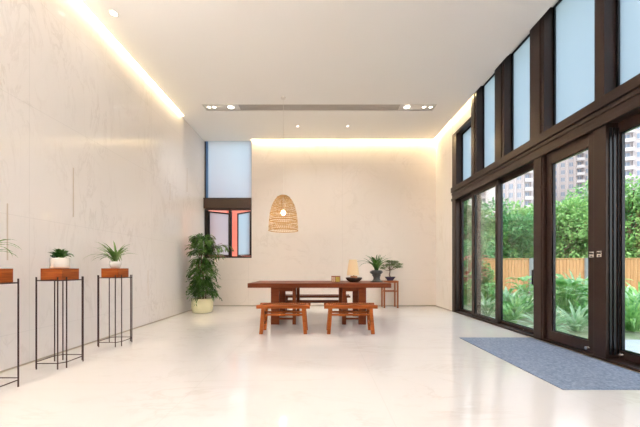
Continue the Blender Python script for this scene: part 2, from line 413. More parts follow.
# upper frosted windows
wn = 2
for (a, b) in [(7.05, 6.36), (6.14, 5.50), (5.22, 4.58), (4.29, 3.50), (3.38, 2.50), (2.28, .9), (.7, -.9), (-1.1, -2.6), (-2.8, YF)]:
    w = structure('window_%d' % wn); wn += 1
    zt = 4.20 if wn == 3 else CEH
    bm = bmesh.new(); f = .03; x0 = 3.33
    box(bm, x0, x0+.05, a-f, a, 2.98, zt); box(bm, x0, x0+.05, b, b+f, 2.98, zt); box(bm, x0, x0+.05, b+f, a-f, 2.98, 3.01); box(bm, x0, x0+.05, b+f, a-f, zt-.03, zt)
    obj('window_frame', bm, M['bronze_in'], w)
    bm = bmesh.new(); box(bm, x0+.02, x0+.03, b+f, a-f, 3.01, zt-.03); obj('pane', bm, M['frost'], w)
# glazed door leaves
dn = 1
def door(a, b, xf, st_a, st_b, bot, top, zt=DZ):
    """a > b in depth; stile widths at each end"""
    global dn
    d = structure('door_%d' % dn); dn += 1
    z0 = .037; t = .055
    bm = bmesh.new()
    box(bm, xf, xf+t, a-st_a, a, z0, zt, .003); box(bm, xf, xf+t, b, b+st_b, z0, zt, .003)
    box(bm, xf, xf+t, b+st_b, a-st_a, z0, bot, .003); box(bm, xf, xf+t, b+st_b, a-st_a, top, zt, .003)
    obj('door_frame', bm, M['bronze'], d)
    bm = bmesh.new(); e = .014
    for q in ((a-st_a-e, a-st_a, bot, top), (b+st_b, b+st_b+e, bot, top), (b+st_b+e, a-st_a-e, bot, bot+e), (b+st_b+e, a-st_a-e, top-e, top)):
        box(bm, xf+.012, xf+.045, q[0], q[1], q[2], q[3])
    obj('glazing_seal', bm, M['bronze_in'], d)
    bm = bmesh.new(); box(bm, xf+.025, xf+.031, b+st_b, a-st_a, bot, top); obj('pane', bm, M['glass'], d)
    return d
d1 = door(7.06, 6.26, 3.30, .06, .07, .09, 2.60)
d2 = door(6.40, 5.46, 3.235, .10, .08, .09, 2.585)
d3 = door(5.58, 4.50, 3.30, .08, .10, .09, 2.60)
bm = bmesh.new(); tube(bm, [(3.27, 4.575, .80), (3.24, 4.575, .80), (3.24, 4.575, 1.02), (3.27, 4.575, 1.02)], .012); tube(bm, [(3.305, 4.575, .83), (3.24, 4.575, .83)], .012); tube(bm, [(3.305, 4.575, .99), (3.24, 4.575, .99)], .012)
obj('door_handle', bm, M['darksteel'], d3)
d4 = door(4.30, 3.525, 3.24, .105, .10, .17, 2.51)
d5 = door(3.365, 2.53, 3.345, .018, .09, .13, 2.56)
for (a, b) in ((2.30, 1.42), (1.42, .55), (.38, -.55), (-.55, -1.5), (-1.68, -2.6), (-2.6, YF)):
    door(a, b, 3.27, .09, .09, .11, 2.58)
def lockplate(y, x, par):
    bm = bmesh.new(); box(bm, x-.006, x, y-.03, y+.03, 1.175, 1.245, .002); o = obj('lock_plate', bm, M['steel'], par)
    bm = bmesh.new(); tube(bm, [(x-.006, y, 1.222), (x-.022, y, 1.222)], .011, 12); tube(bm, [(x-.006, y, 1.19), (x-.014, y, 1.19)], .007, 10); obj('keyhole', bm, M['darksteel'], o)
lockplate(3.575, 3.24, d4)
cp = [o for o in C.objects if o.name.startswith('trim_')]
lockplate(3.44, 3.205, d5)
for y, x in ((3.625, 3.24), (3.325, 3.345)):
    bm = bmesh.new(); tube(bm, [(x, y, .085), (x-.02, y, .085)], [.018, .014], 14); tube(bm, [(x-.02, y, .085), (x-.03, y, .085)], .02, 14)
    obj('floor_bolt', bm, M['steel'], d4 if y > 3.5 else d5)

# ------------------------------------------------------------------ ceiling fittings
v = thing('ceiling_vent', (0, 0, 0), 0, 'long grey linear air slot recessed across the ceiling', 'vent')
bm = bmesh.new()
box(bm, SX0, SX1, SY0, SY1, H+.012, H+.03)
box(bm, SX0-.012, SX0, SY0-.012, SY1+.012, H-.004, H+.04); box(bm, SX1, SX1+.012, SY0-.012, SY1+.012, H-.004, H+.04)
box(bm, SX0, SX1, SY0-.012, SY0, H-.004, H+.04); box(bm, SX0, SX1, SY1, SY1+.012, H-.004, H+.04)
obj('housing', bm, M['white_metal'], v)
for k in range(4):
    y = SY0+.03+k*.06
    bx('slat', -1.76, 1.73, y-.020, y+.020, H+.001, H+.009, M['grille'], v)
bx('backing', -1.76, 1.73, SY0+.004, SY1-.004, H+.010, H+.0118, M['grille'], v)
def spot(x, y, r, power, label, z=H, group=None, build=True):
    t = thing('ceiling_spotlight', (x, y, z), 0, label, 'ceiling light', group)
    bm = bmesh.new(); lathe(bm, [(r*1.35, -.001), (r*1.35, -.008), (r*1.05, -.010), (r, -.001)], seg=24); obj('trim_ring', bm, M['white_metal'], t)
    bm = bmesh.new(); lathe(bm, [(0, -.005), (r, -.005), (r, -.001), (0, -.001)], seg=24); obj('lens', bm, M['lens'], t)
    a = area('spot_lamp', (x, y, z-.03), r*2, r*2, power, (1, .96, .92), shape='DISK', spread=math.radians(105)); 
    return t
P = 8.5
for x, r, lb in ((-2.43, .035, 'small twin spotlight nearest the left wall in the air slot'), (-2.31, .035, 'small spotlight second from the left end of the air slot'), (-1.95, .065, 'larger bright spotlight at the left end of the grey grille'),
              (1.90, .065, 'larger bright spotlight at the right end of the grey grille'), (2.27, .035, 'small spotlight second from the right end of the air slot'), (2.42, .035, 'small twin spotlight at the far right end of the air slot')):
    t = spot(x, 6.56, r, P*(.35 if r > .05 else .15), lb, z=H+.012)
spot(-.556, 7.42, .03, P*.35, 'left of two tiny downlights near the rear wall')
spot(.68, 7.42, .03, P*.35, 'right of two tiny downlights near the rear wall')
spot(-2.84, 4.13, .045, P*.05, 'single round downlight high beside the left wall')
for x in (-2.0, 0, 2.0):  # downlights added out of view as extra fill for the room
    for y in (3.3, 1.3, -.8, -2.6):
        spot(x, y, .06, P*(.02 if y > 2 else .05), 'added round ceiling downlight, unseen above the front half of the room', group='added unseen downlights over the front half of the room')

# pendant lamp
px, py = -.755, 6.18
t = thing('pendant_lamp', (px, py, 0), 0, 'bell-shaped woven rattan pendant lamp hanging over the table', 'pendant lamp')
bm = bmesh.new(); tube(bm, [(0, 0, 2.5), (0, 0, H)], .0035, 6); obj('cord', bm, M['white_metal'], t)
bm = bmesh.new(); lathe(bm, [(0, H-.02), (.05, H-.02), (.055, H-.001), (0, H-.001)], seg=20); obj('ceiling_rose', bm, M['white_metal'], t)
prof = [(.02, 2.555), (.07, 2.545), (.12, 2.515), (.17, 2.455), (.21, 2.385), (.243, 2.30), (.268, 2.20), (.285, 2.08), (.296, 1.96), (.300, 1.82)]
def interp(tt):
    s = tt*(len(prof)-1); i = min(int(s), len(prof)-2); f = s-i
    return prof[i][0]*(1-f)+prof[i+1][0]*f, prof[i][1]*(1-f)+prof[i+1][1]*f
bm = bmesh.new(); NS, NR = 46, 24
rings = []
for j in range(NR+1):
    r, z = interp(j/NR)
    rings.append([bm.verts.new(((r+.004*((k+j) % 2))*math.cos(2*PI*(k+.5*(j % 2))/NS), (r+.004*((k+j) % 2))*math.sin(2*PI*(k+.5*(j % 2))/NS), z)) for k in range(NS)])
for a, b in zip(rings, rings[1:]):
    for k in range(NS): bm.faces.new((a[k], a[(k+1) % NS], b[(k+1) % NS], b[k]))
bmesh.ops.wireframe(bm, faces=bm.faces[:], thickness=.012, use_replace=True, use_even_offset=False)
obj('woven_shade', bm, M['wicker'], t)
bm = bmesh.new()
for r, z in ((.30, 1.82), (.288, 2.03), (.272, 2.17), (.225, 2.345), (.13, 2.505), (.297, 1.90)):
    tube(bm, [(r*math.cos(2*PI*k/40), r*math.sin(2*PI*k/40), z) for k in range(41)], .0075 if z < 1.85 else .006, 6, False)
obj('hoop', bm, M['wicker'], t)
bm = bmesh.new(); bmesh.ops.create_uvsphere(bm, u_segments=20, v_segments=14, radius=.052, matrix=Matrix.Translation((0, 0, 2.19)))
for f in bm.faces: f.smooth = True
obj('bulb', bm, M['bulb'], t)
bm = bmesh.new(); tube(bm, [(0, 0, 2.24), (0, 0, 2.50)], [.022, .014], 10); obj('bulb_holder', bm, M['white_metal'], t)
l = bpy.data.lights.new('pendant_glow', 'POINT'); l.energy = 3; l.color = (1, .78, .5); l.shadow_soft_size = .06
lo = bpy.data.objects.new('pendant_glow', l); C.objects.link(lo); lo.location = (px, py, 2.10)

# ------------------------------------------------------------------ floor mat
bm = bmesh.new(); box(bm, 2.09, 3.16, 2.58, 4.50, 0, .010, .003)
tag(obj('entrance_mat', bm, M['mat_blue']), 'blue-grey ribbed entrance mat on the floor by the glass doors', 'mat')

# ------------------------------------------------------------------ table
t = thing('dining_table', (0, 0, 0), 0, 'long reddish-brown wooden table in the centre of the room', 'table')
bm = bmesh.new(); box(bm, -1.33, 1.31, 5.50, 6.66, .685, .77, .006); obj('tabletop', bm, M['wood_table'], t)
for yy in (5.56, 6.53):
    for s, (o0, o1, i0, i1) in ((-1, (-.911, -.757, -.511, -.446)), (1, (.714, .856, .41, .484))):
        bx('leg', o0, o1, yy, yy+.07, 0, .685, M['wood_table'], t, .004)
        bx('leg', i0, i1, yy, yy+.07, 0, .685, M['wood_table'], t, .004)
        a, b = (o1, i0) if s < 0 else (i1, o0)
        bx('apron', a, b, yy+.012, yy+.058, .615, .685, M['wood_table'], t)
        bx('stretcher', a, b, yy+.015, yy+.055, .09, .125, M['wood_table'], t)
for x0, x1 in ((-.85, -.80), (.76, .81)):
    bx('side_rail', x0, x1, 5.63, 6.53, .60, .685, M['wood_table'], t)
    bx('side_rail', x0, x1, 5.63, 6.53, .09, .125, M['wood_table'], t)

# ------------------------------------------------------------------ benches
def bench(name, W, D, Hs, m, label, loc, cat='bench', group=None, rail=.055, nsl=22):
    """origin: centre of footprint"""
    t = thing(name, loc, 0, label, cat, group)
    w, d = W/2, D/2
    bx('seat_rail', -w, w, -d, -d+.045, Hs-rail, Hs, m, t, .004)
    bx('seat_rail', -w, w, d-.045, d, Hs-rail, Hs, m, t, .004)
    for s in (-1, 1): bx('end_rail', s*(w-.055)-.022, s*(w-.055)+.022, -d+.045, d-.045, Hs-rail, Hs-.004, m, t, .003)
    n_ = nsl; x0 = -w+.09; x1 = w-.09; st = (x1-x0)/n_
    for k in range(n_):
        x = x0+st*(k+.5); bx('seat_slat', x-st*.25, x+st*.25, -d+.045, d-.045, Hs-.026, Hs-.002, m, t)
    lt = Hs-rail; ins = .075; out = .02
    def leg(sx, sy):
        bm = bmesh.new()
        cx, cy = sx*(w-ins-.03), sy*(d-.035); bxp, byp = sx*(w-ins-.03+out+.012), sy*(d-.035+.012)
        a, b = .028, .022
        prism(bm, [(bxp-a, byp-b, 0), (bxp+a, byp-b, 0), (bxp+a, byp+b, 0), (bxp-a, byp+b, 0)], [(cx-a, cy-b, lt), (cx+a, cy-b, lt), (cx+a, cy+b, lt), (cx-a, cy+b, lt)])
        obj('leg', bm, m, t)
    for sx in (-1, 1):
        for sy in (-1, 1): leg(sx, sy)
    for sy in (-1, 1):
        bx('stretcher', -(w-ins-.05), w-ins-.05, sy*(d-.031)-.012, sy*(d-.031)+.012, Hs*.63, Hs*.70, m, t)
    for sx in (-1, 1):
        xx = sx*(w-ins-.02)
        bx('side_stretcher', xx-.012, xx+.012, -d+.055, d-.055, Hs*.30, Hs*.38, m, t)
        bx('side_stretcher', xx-.012, xx+.012, -d+.055, d-.055, Hs*.63, Hs*.70, m, t)
    return t
b1 = bench('slatted_bench', .85, .36, .46, M['wood_bench'], 'short orange-brown slatted bench on the left in front of the table', (-.585, 4.93, 0), group=None)
b2 = copy_tree(b1, (.49, 4.93, 0), 0, 'short orange-brown slatted bench on the right in front of the table')
bench('long_bench', 1.56, .35, .43, M['wood_table'], 'long dark reddish-brown bench behind the table', (-.10, 6.87, 0), rail=.045, nsl=34)

# ------------------------------------------------------------------ side table
t = thing('side_table', (1.86, 8.01, 0), 0, 'narrow tall wooden side table against the rear wall', 'side table')
w, d, h = .195, .17, .715
bm = bmesh.new(); box(bm, -w, w, -d, d, h-.03, h, .003); obj('tabletop', bm, M['wood_side'], t)
for sx in (-1, 1):
    for sy in (-1, 1): bx('leg', sx*(w-.02)-.02, sx*(w-.02)+.02, sy*(d-.02)-.02, sy*(d-.02)+.02, 0, h-.03, M['wood_side'], t, .002)
for sy in (-1, 1): bx('rail', -w+.037, w-.037, sy*(d-.02)-.01, sy*(d-.02)+.01, .425, .45, M['wood_side'], t)
for sx in (-1, 1): bx('rail', sx*(w-.02)-.01, sx*(w-.02)+.01, -d+.037, d-.037, .425, .45, M['wood_side'], t)
for sy in (-1, 1): bx('apron', -w+.037, w-.037, sy*(d-.02)-.01, sy*(d-.02)+.01, h-.055, h-.03, M['wood_side'], t)

# ------------------------------------------------------------------ table-top things
TZ = .77
t = thing('table_lamp', (.675, 5.98, TZ), 0, 'small table lamp with tapered cream shade on dark bowl base', 'lamp')
bm = bmesh.new(); lathe(bm, [(0, 0), (.085, 0), (.10, .01), (.155, .055), (.168, .085), (.160, .092), (.14, .078), (.05, .066), (0, .066)], seg=36); obj('base', bm, M['darkbowl'], t)
bm = bmesh.new(); lathe(bm, [(0, .066), (.07, .066), (.072, .118), (.066, .125), (0, .125)], seg=24); obj('neck', bm, M['lampwood'], t)
bm = bmesh.new()
lathe(bm, [(.122, .135), (.116, .20), (.098, .32), (.078, .445), (.074, .445), (.094, .32), (.112, .20), (.118, .135), (.122, .135)], cx=-.018, seg=36); obj('lamp_shade', bm, M['shade'], t)
bm = bmesh.new(); tube(bm, [(0, 0, .12), (-.012, 0, .20)], .012, 8); tube(bm, [(-.11, 0, .15), (.08, 0, .15)], .003, 6); obj('shade_holder', bm, M['darksteel'], t)
bm = bmesh.new(); bmesh.ops.create_uvsphere(bm, u_segments=14, v_segments=10, radius=.03, matrix=Matrix.Translation((-.015, 0, .23))); obj('bulb', bm, M['bulb'], t)

t = thing('tea_box', (.315, 5.95, TZ), math.radians(-8), 'small reddish box with cream and mustard panels on the table', 'box')
bm = bmesh.new(); a, b, c = .085, .055, .115
box(bm, -a, a, -b, b, 0, c, .003); obj('body', bm, M['tin_red'], t)
bm = bmesh.new(); box(bm, -a+.008, -.012, -b-.002, -b, .012, c-.012); obj('label_panel', bm, M['tin_cream'], t, 'cream printed panel')
bm = bmesh.new(); box(bm, .0, a-.006, -b-.002, -b, .010, c-.010); obj('label_panel', bm, M['tin_yellow'], t, 'mustard yellow panel')
bm = bmesh.new(); box(bm, -a-.003, a+.003, -b-.003, b+.003, c, c+.008, .002); obj('lid', bm, M['tin_red'], t)

# urn with strappy plant
U = (1.13, 6.0, TZ)
t = thing('stone_urn', U, 0, 'dark waisted stone urn with arching strap-leaf plant on the table', 'potted plant')
wob = lambda a, z: 1+.07*math.sin(3*a+z*30)+.05*math.sin(7*a+2)
bm = bmesh.new(); lathe(bm, [(0, 0), (.10, 0), (.105, .015), (.085, .028), (.068, .05), (.062, .08), (.07, .11), (.085, .135), (.082, .15), (.115, .175), (.128, .20), (.10, .222), (.085, .235), (.07, .225), (0, .222)], seg=32, wob=wob)
obj('pot', bm, M['urn'], t)
bm = bmesh.new(); lathe(bm, [(0, -.0), (.125, -.0), (.125, .012), (0, .012)], seg=24); obj('foot_plate', bm, M['darkbowl'], t)
bm = bmesh.new()
for k in range(34):
    az = R.uniform(0, 2*PI); leaf(bm, (R.uniform(-.03, .03), R.uniform(-.03, .03), .22), az, R.uniform(1.0, 1.5), R.uniform(.26, .46), .030, R.uniform(.5, 1.6), 7)
for az, L, dr, el in ((PI*.97, .62, 2.1, 1.15), (.1, .52, 1.5, 1.1), (PI*1.05, .48, 2.4, 1.25), (.35, .50, 1.3, 1.2), (-.3, .46, 1.7, 1.2)):
    leaf(bm, (0, 0, .22), az, el, L, .045, dr, 10)
obj('leaves', bm, M['leaf_dark'], t)

# bonsai on side table
t = thing('bonsai', (1.87, 8.0, h), 0, 'small layered bonsai tree in violet-black bowl on the side table', 'bonsai')
bm = bmesh.new(); lathe(bm, [(0, 0), (.075, 0), (.078, .012), (.085, .02), (.13, .075), (.142, .10), (.134, .104), (.12, .085), (0, .085)], seg=32, sx=1, sy=.75); obj('pot', bm, M['bonsaipot'], t)
bm = bmesh.new(); lathe(bm, [(.12, .086), (.08, .102), (0, .11)], seg=20, sy=.75); obj('soil', bm, M['soil'], t)
bm = bmesh.new(); tube(bm, [(0, 0, .09), (-.02, 0, .16), (.0, .01, .24), (-.03, 0, .32), (-.01, 0, .40)], [.02, .016, .013, .010, .006], 8)
pads = [(-.10, 0, .40, .13, .05), (.07, .02, .43, .14, .05), (.20, 0, .36, .12, .04), (-.02, -.02, .50, .12, .045), (.13, .0, .49, .10, .04), (-.19, .02, .33, .08, .03), (.26, .02, .43, .07, .03)]
for (x, y, z, a, c) in pads: tube(bm, [(-.01, 0, .27), (x*.5, y, z-.06), (x, y, z-.01)], [.009, .006, .003], 6)
obj('trunk', bm, M['bark'], t)
bm = bmesh.new()
for (x, y, z, a, c) in pads:
    for k in range(int(3200*a)):
        th = R.uniform(0, 2*PI); rr = math.sqrt(R.random())
        p = Vector((x+a*rr*math.cos(th), y+a*.7*rr*math.sin(th), z+R.uniform(-1, 1)*c*(1-rr*.6)))
        leaflet(bm, p, Vector((math.cos(th), math.sin(th), R.uniform(-.5, .9))), Vector((0, 0, 1)), R.uniform(.03, .05), .016)
obj('foliage', bm, M['leaf_bonsai'], t)

# ------------------------------------------------------------------ plant stands
def make_stand(loc, label):
    t = thing('plant_stand', loc, 0, label, 'plant stand', 'slender metal plant stands along the left wall')
    P8 = [(-.11, -.16), (.11, -.16), (.16, -.11), (.16, .11), (.11, .16), (-.11, .16), (-.16, .11), (-.16, -.11)]
    for p in P8:
        bm = bmesh.new(); tube(bm, [(p[0], p[1], 0), (p[0], p[1], .955)], .0062, 8); obj('leg', bm, M['rod'], t)
    for nm, z, r in (('top_rail', .918, .0048), ('foot_rail', .062, .0048)):
        bm = bmesh.new()
        for i in range(8): tube(bm, [(*P8[i], z), (*P8[(i+1) % 8], z)], r, 6)
        if nm == 'top_rail':
            for x in (-.08, .08): tube(bm, [(x, -.16, z), (x, .16, z)], r, 6)
        obj(nm, bm, M['rod'], t)
    bm = bmesh.new(); box(bm, -.113, .113, -.113, .113, .924, 1.045, .003); obj('top_block', bm, M['wood_block'], t, 'solid reddish wooden block')
    return t
s1 = make_stand((-2.825, 3.265, 0), 'plant stand with wooden block under the white pot of rounded leaves')
copy_tree(s1, (-2.825, 4.14, 0), 0, 'plant stand with wooden block farthest from the camera, under the spider plant')
copy_tree(s1, (-2.825, 2.54, 0), 0, 'plant stand cut by the left photo edge, nearest the camera')
BZ = 1.045
# jade-like plant in a white straight pot
t = thing('potted_plant', (-2.83, 3.265, BZ), 0, 'low rounded-leaf plant in straight white pot on a plant stand', 'potted plant')
bm = bmesh.new(); lathe(bm, [(0, .012), (.078, .012), (.082, .02), (.086, .112), (.082, .115), (.078, .095), (0, .095)], seg=32); obj('pot', bm, M['white_pot'], t)
bm = bmesh.new(); lathe(bm, [(0, 0), (.078, 0), (.092, .014), (.088, .018), (0, .013)], seg=28); obj('saucer', bm, M['saucer'], t)
bm = bmesh.new()
for k in range(60):
    az = R.uniform(0, 2*PI); r = R.uniform(0, .06)
    leaf(bm, (r*math.cos(az), r*math.sin(az), .10+R.uniform(0, .075)), az, R.uniform(.1, 1.3), R.uniform(.05, .08), .042, R.uniform(.4, 1.4), 4)
for az, L in ((-.1, .17), (.3, .13), (PI*.9, .13), (-.5, .14)): leaf(bm, (.02*math.cos(az), .02*math.sin(az), .13), az, .75, L, .028, 1.9, 6)
obj('leaves', bm, M['leaf_dark'], t)
def spider(loc, label, n_, extra, sc_=1.0):
    t = thing('spider_plant', loc, 0, label, 'potted plant')
    bm = bmesh.new(); lathe(bm, [(0, 0), (.045, 0), (.058, .015), (.072, .06), (.070, .095), (.066, .095), (.066, .07), (0, .07)], seg=28); obj('pot', bm, M['glass_pot'], t)
    bm = bmesh.new()
    for k in range(n_):
        az = R.uniform(0, 2*PI); leaf(bm, (R.uniform(-.02, .02), R.uniform(-.02, .02), .075), az, R.uniform(.9, 1.5), R.uniform(.26, .42)*sc_, .026, R.uniform(.8, 2.3), 7)
    for az, L, dr, el in extra: leaf(bm, (0, 0, .08), az, el, L, .018, dr, 9)
    obj('leaves', bm, M['leaf_spider'], t)
    return t
spider((-2.825, 4.14, BZ), 'bushy spider plant in small milky pot on the farthest plant stand', 34, ((PI, .36, 1.2, .95), (PI*.92, .33, 1.6, 1.1), (.9, .34, .7, 1.2)))
spider((-2.86, 2.54, BZ), 'arching spider plant leaves entering at the left photo edge', 16, ((.0, .42, 2.1, 1.15), (.12, .34, 2.9, 1.35), (-.1, .40, 1.6, .95)), .95)

# ------------------------------------------------------------------ bamboo-like tree in the corner
t = thing('potted_tree', (-2.80, 7.14, 0), 0, 'tall tiered fine-leaved plant in cream pot in the corner', 'potted plant')
bm = bmesh.new(); lathe(bm, [(0, 0), (.205, 0), (.222, .02), (.243, .12), (.246, .325), (.238, .335), (.225, .325), (.225, .29), (0, .29)], seg=40); obj('pot', bm, M['cream_pot'], t)
bm = bmesh.new(); lathe(bm, [(.225, .295), (.1, .305), (0, .31)], seg=24); obj('soil', bm, M['soil'], t)
bm = bmesh.new()
stems = []
for k in range(7):
    a = 2*PI*k/7; r = .08; top = 1.35+.08*k
    pts = [(r*math.cos(a), r*math.sin(a), .29), (r*1.2*math.cos(a), r*1.2*math.sin(a), .8), (r*1.0*math.cos(a+.4), r*math.sin(a+.4), 1.3), (.5*r*math.cos(a+.8), .5*r*math.sin(a+.8), top)]
    tube(bm, pts, [.011, .009, .007, .004], 6)
tube(bm, [(.03, 0, 1.2), (.25, -.05, 1.55), (.48, -.08, 1.63), (.58, -.08, 1.55)], [.007, .005, .004, .002], 6)
tube(bm, [(.03, 0, 1.1), (.22, .05, 1.32), (.42, .02, 1.40)], [.006, .005, .002], 6)
obj('stem', bm, M['bark'], t)
bm = bmesh.new()
def spray(p, az, L, n_, el=.6, dr=1.5):
    p = Vector(p); e = el; st = L/n_
    for i in range(n_):
        d = Vector((math.cos(az)*math.cos(e), math.sin(az)*math.cos(e), math.sin(e)))
        p = p + d*st; e -= dr/n_
        if p.x < -.29: break
        for s in (-1, 1):
            dd = (d + s*Vector((-math.sin(az), math.cos(az), 0))*R.uniform(.4, .9) + Vector((0, 0, R.uniform(-.7, .1))))
            leaflet(bm, p, dd, Vector((R.uniform(-.4, .4), R.uniform(-.4, .4), 1)), R.uniform(.06, .105), .019)
for (z0, z1, rad, n_) in ((.36, .74, .42, 190), (.62, .86, .30, 70), (.84, 1.26, .36, 165), (1.34, 1.80, .36, 190)):
    for k in range(n_):
        z = R.uniform(z0, z1); az = R.uniform(0, 2*PI); rr = rad*(1-.38*(z-z0)/(z1-z0))
        spray((.05*math.cos(az), .05*math.sin(az), z), az, rr*R.uniform(.65, 1.12), 10, R.uniform(.3, 1.0), R.uniform(1.1, 2.0))
for k in range(16): spray((.20+.02*k, -.06, 1.52+.004*k), R.uniform(-1.3, 1.3), R.uniform(.18, .32), 9, .4, 1.6)
for k in range(9): spray((.15+.03*k, .03, 1.30+.01*k), R.uniform(-1.3, 1.3), R.uniform(.10, .18), 6, .3, 1.6)
obj('foliage', bm, M['leaf_bamboo'], t)

# ------------------------------------------------------------------ outdoors
GZ = -.06
bm = bmesh.new(); box(bm, 3.46, 60, -30, 70, GZ-.3, GZ-.02); structure('garden_ground', bm, M['grass'])
bm = bmesh.new(); box(bm, 3.46, 3.9, -10, 9, GZ-.02, GZ+.01); box(bm, 3.9, 5.0, -10, 4.6, GZ-.02, GZ+.01); structure('garden_path', bm, M['paving'])

def strap_clump(name, loc, n_, L, W, m, label, cat='garden plant', rz=0, el=(.8, 1.45), dr=(.7, 1.7), seed=1):
    rr = random.Random(seed)
    bm = bmesh.new()
    for k in range(n_):
        az = rr.uniform(0, 2*PI); q = rr.uniform(0, L*.12)
        leaf(bm, (q*math.cos(az), q*math.sin(az), 0), az, rr.uniform(*el), L*rr.uniform(.7, 1.1), W*rr.uniform(.8, 1.2), rr.uniform(*dr), 7, fold=.35)
    o = obj(name, bm, m); o.location = loc; o.rotation_euler[2] = rz
    return tag(o, label, cat)
def broad_plant(loc, n_, hgt, L, W, m, label, seed):
    rr = random.Random(seed)
    t = thing('broadleaf_plant', loc, 0, label, 'garden plant')
    bs = bmesh.new(); bl = bmesh.new()
    for k in range(n_):
        az = rr.uniform(0, 2*PI); q = rr.uniform(.05, .35)*hgt; z = hgt*rr.uniform(.45, 1)
        tip = (q*math.cos(az), q*math.sin(az), z)
        tube(bs, [(q*.2*math.cos(az), q*.2*math.sin(az), 0), (q*.6*math.cos(az), q*.6*math.sin(az), z*.6), tip], [.010, .007, .004], 5)
        leaf(bl, tip, az+rr.uniform(-.4, .4), rr.uniform(.2, .9), L*rr.uniform(.7, 1.1), W*rr.uniform(.8, 1.2), rr.uniform(.8, 1.8), 6, fold=.3)
    obj('stem', bs, m, t); obj('leaves', bl, m, t)
    return t
def at(x, Y): return (x-320)/300*Y
# clumps placed in real garden beds; depth Y, sideways from the direction they are seen in
strap_clump('strap_leaf_plant', (at(577, 5.3), 5.3, GZ), 60, .62, .045, M['leaf_pale'], 'pale strap-leaved clump low behind the double door glass', seed=1)
strap_clump('strap_leaf_plant', (at(557, 5.9), 5.9, GZ), 40, .42, .04, M['leaf_pale'], 'small pale clump at lower left of the double door glass', seed=2)
broad_plant((at(566, 6.6), 6.6, GZ), 44, .85, .36, .15, M['leaf_bright'], 'bright green large-leaved plant filling the double door glass', 3)
broad_plant((at(552, 7.2), 7.2, GZ), 30, .75, .34, .14, M['leaf_bright'], 'bright green large-leaved plant at left edge of double door glass', 4)
strap_clump('strap_leaf_plant', (at(582, 7.3), 7.3, GZ+.1), 50, 1.05, .06, M['leaf_pale'], 'tall spiky pale plant at right of the double door glass', seed=5, el=(1.0, 1.5), dr=(.3, 1.2))
strap_clump('strap_leaf_plant', (at(632, 5.3), 5.3, GZ), 70, .85, .045, M['leaf_bright'], 'bright strap-leaved clump seen through the rightmost door beside the path', seed=6)
strap_clump('strap_leaf_plant', (at(641, 6.4), 6.4, GZ), 60, .95, .05, M['leaf_bright'], 'green strap-leaved clump behind the first in the rightmost door', seed=7)
strap_clump('strap_leaf_plant', (at(622, 7.0), 7.0, GZ), 60, 1.0, .05, M['leaf_pale'], 'pale arching clump at left side of the rightmost door', seed=8)
strap_clump('bird_nest_fern', (at(518, 6.8), 6.8, GZ), 42, .72, .10, M['leaf_bright'], 'wide-leaved rosette fern low in the sliding door beside the post', seed=9, el=(.5, 1.3), dr=(.6, 1.4))
strap_clump('bird_nest_fern', (at(507, 8.2), 8.2, GZ), 40, .80, .09, M['leaf_pale'], 'pale rosette fern left of the sliding door handle', seed=10, el=(.6, 1.4), dr=(.6, 1.4))
broad_plant((at(525, 8.6), 8.6, GZ), 30, .8, .36, .15, M['leaf_bright'], 'large-leaved plant behind the rosette ferns in the sliding door', 11)
broad_plant((at(489, 8.2), 8.2, GZ), 34, .65, .32, .13, M['leaf_bright'], 'large-leaved low plant in the second pane from the corner', 12)
strap_clump('strap_leaf_plant', (at(482, 7.8), 7.8, GZ), 45, .55, .05, M['leaf_bright'], 'green strap-leaved clump low in the second pane from the corner', seed=13)
broad_plant((at(466, 9.0), 9.0, GZ), 36, .9, .34, .13, M['leaf_bright'], 'large-leaved plant in the pane nearest the corner', 14)
broad_plant((at(466, 9.7), 9.7, GZ), 60, 1.5, .30, .12, M['leaf_red'], 'red-leaved shrub in the pane nearest the corner', 15)
broad_plant((at(605, 9.0), 9.0, GZ), 34, .85, .36, .14, M['leaf_bright'], 'large-leaved plant in front of the fence behind the centre post', 16)
strap_clump('strap_leaf_plant', (at(640, 8.6), 8.6, GZ), 50, .95, .06, M['leaf_bright'], 'strap-leaved clump in front of the fence at the right photo edge', seed=17)
strap_clump('strap_leaf_plant', (at(570, 9.0), 9.0, GZ), 50, .95, .06, M['leaf_bright'], 'strap-leaved clump right below the fence in the double door', seed=18)

for i, (px_, Y, lb) in enumerate([
    (547, 5.0, 'low pale grass-like clump by the path left of the double door'),
    (585, 6.1, 'short bright clump low at right of the double door glass'),
    (562, 8.2, 'leafy clump between the large plants and the fence in the double door'),
    (512, 5.9, 'low bright clump in front of the rosette fern in the sliding door'),
    (527, 7.6, 'bright clump right beside the sliding door handle'),
    (497, 9.6, 'clump behind the second stile from the corner, before the fence'),
    (476, 9.0, 'bright clump behind the first stile from the corner'),
    (487, 6.9, 'low pale clump at bottom of the second pane from the corner'),
    (636, 7.6, 'leafy clump midway to the fence in the rightmost door')]):
    strap_clump('strap_leaf_plant', (at(px_, Y), Y, GZ), 46, .55+.05*(i % 3), .06, M['leaf_bright'] if i in (1, 3, 4, 6) else M['leaf_pale'], lb, seed=60+i)
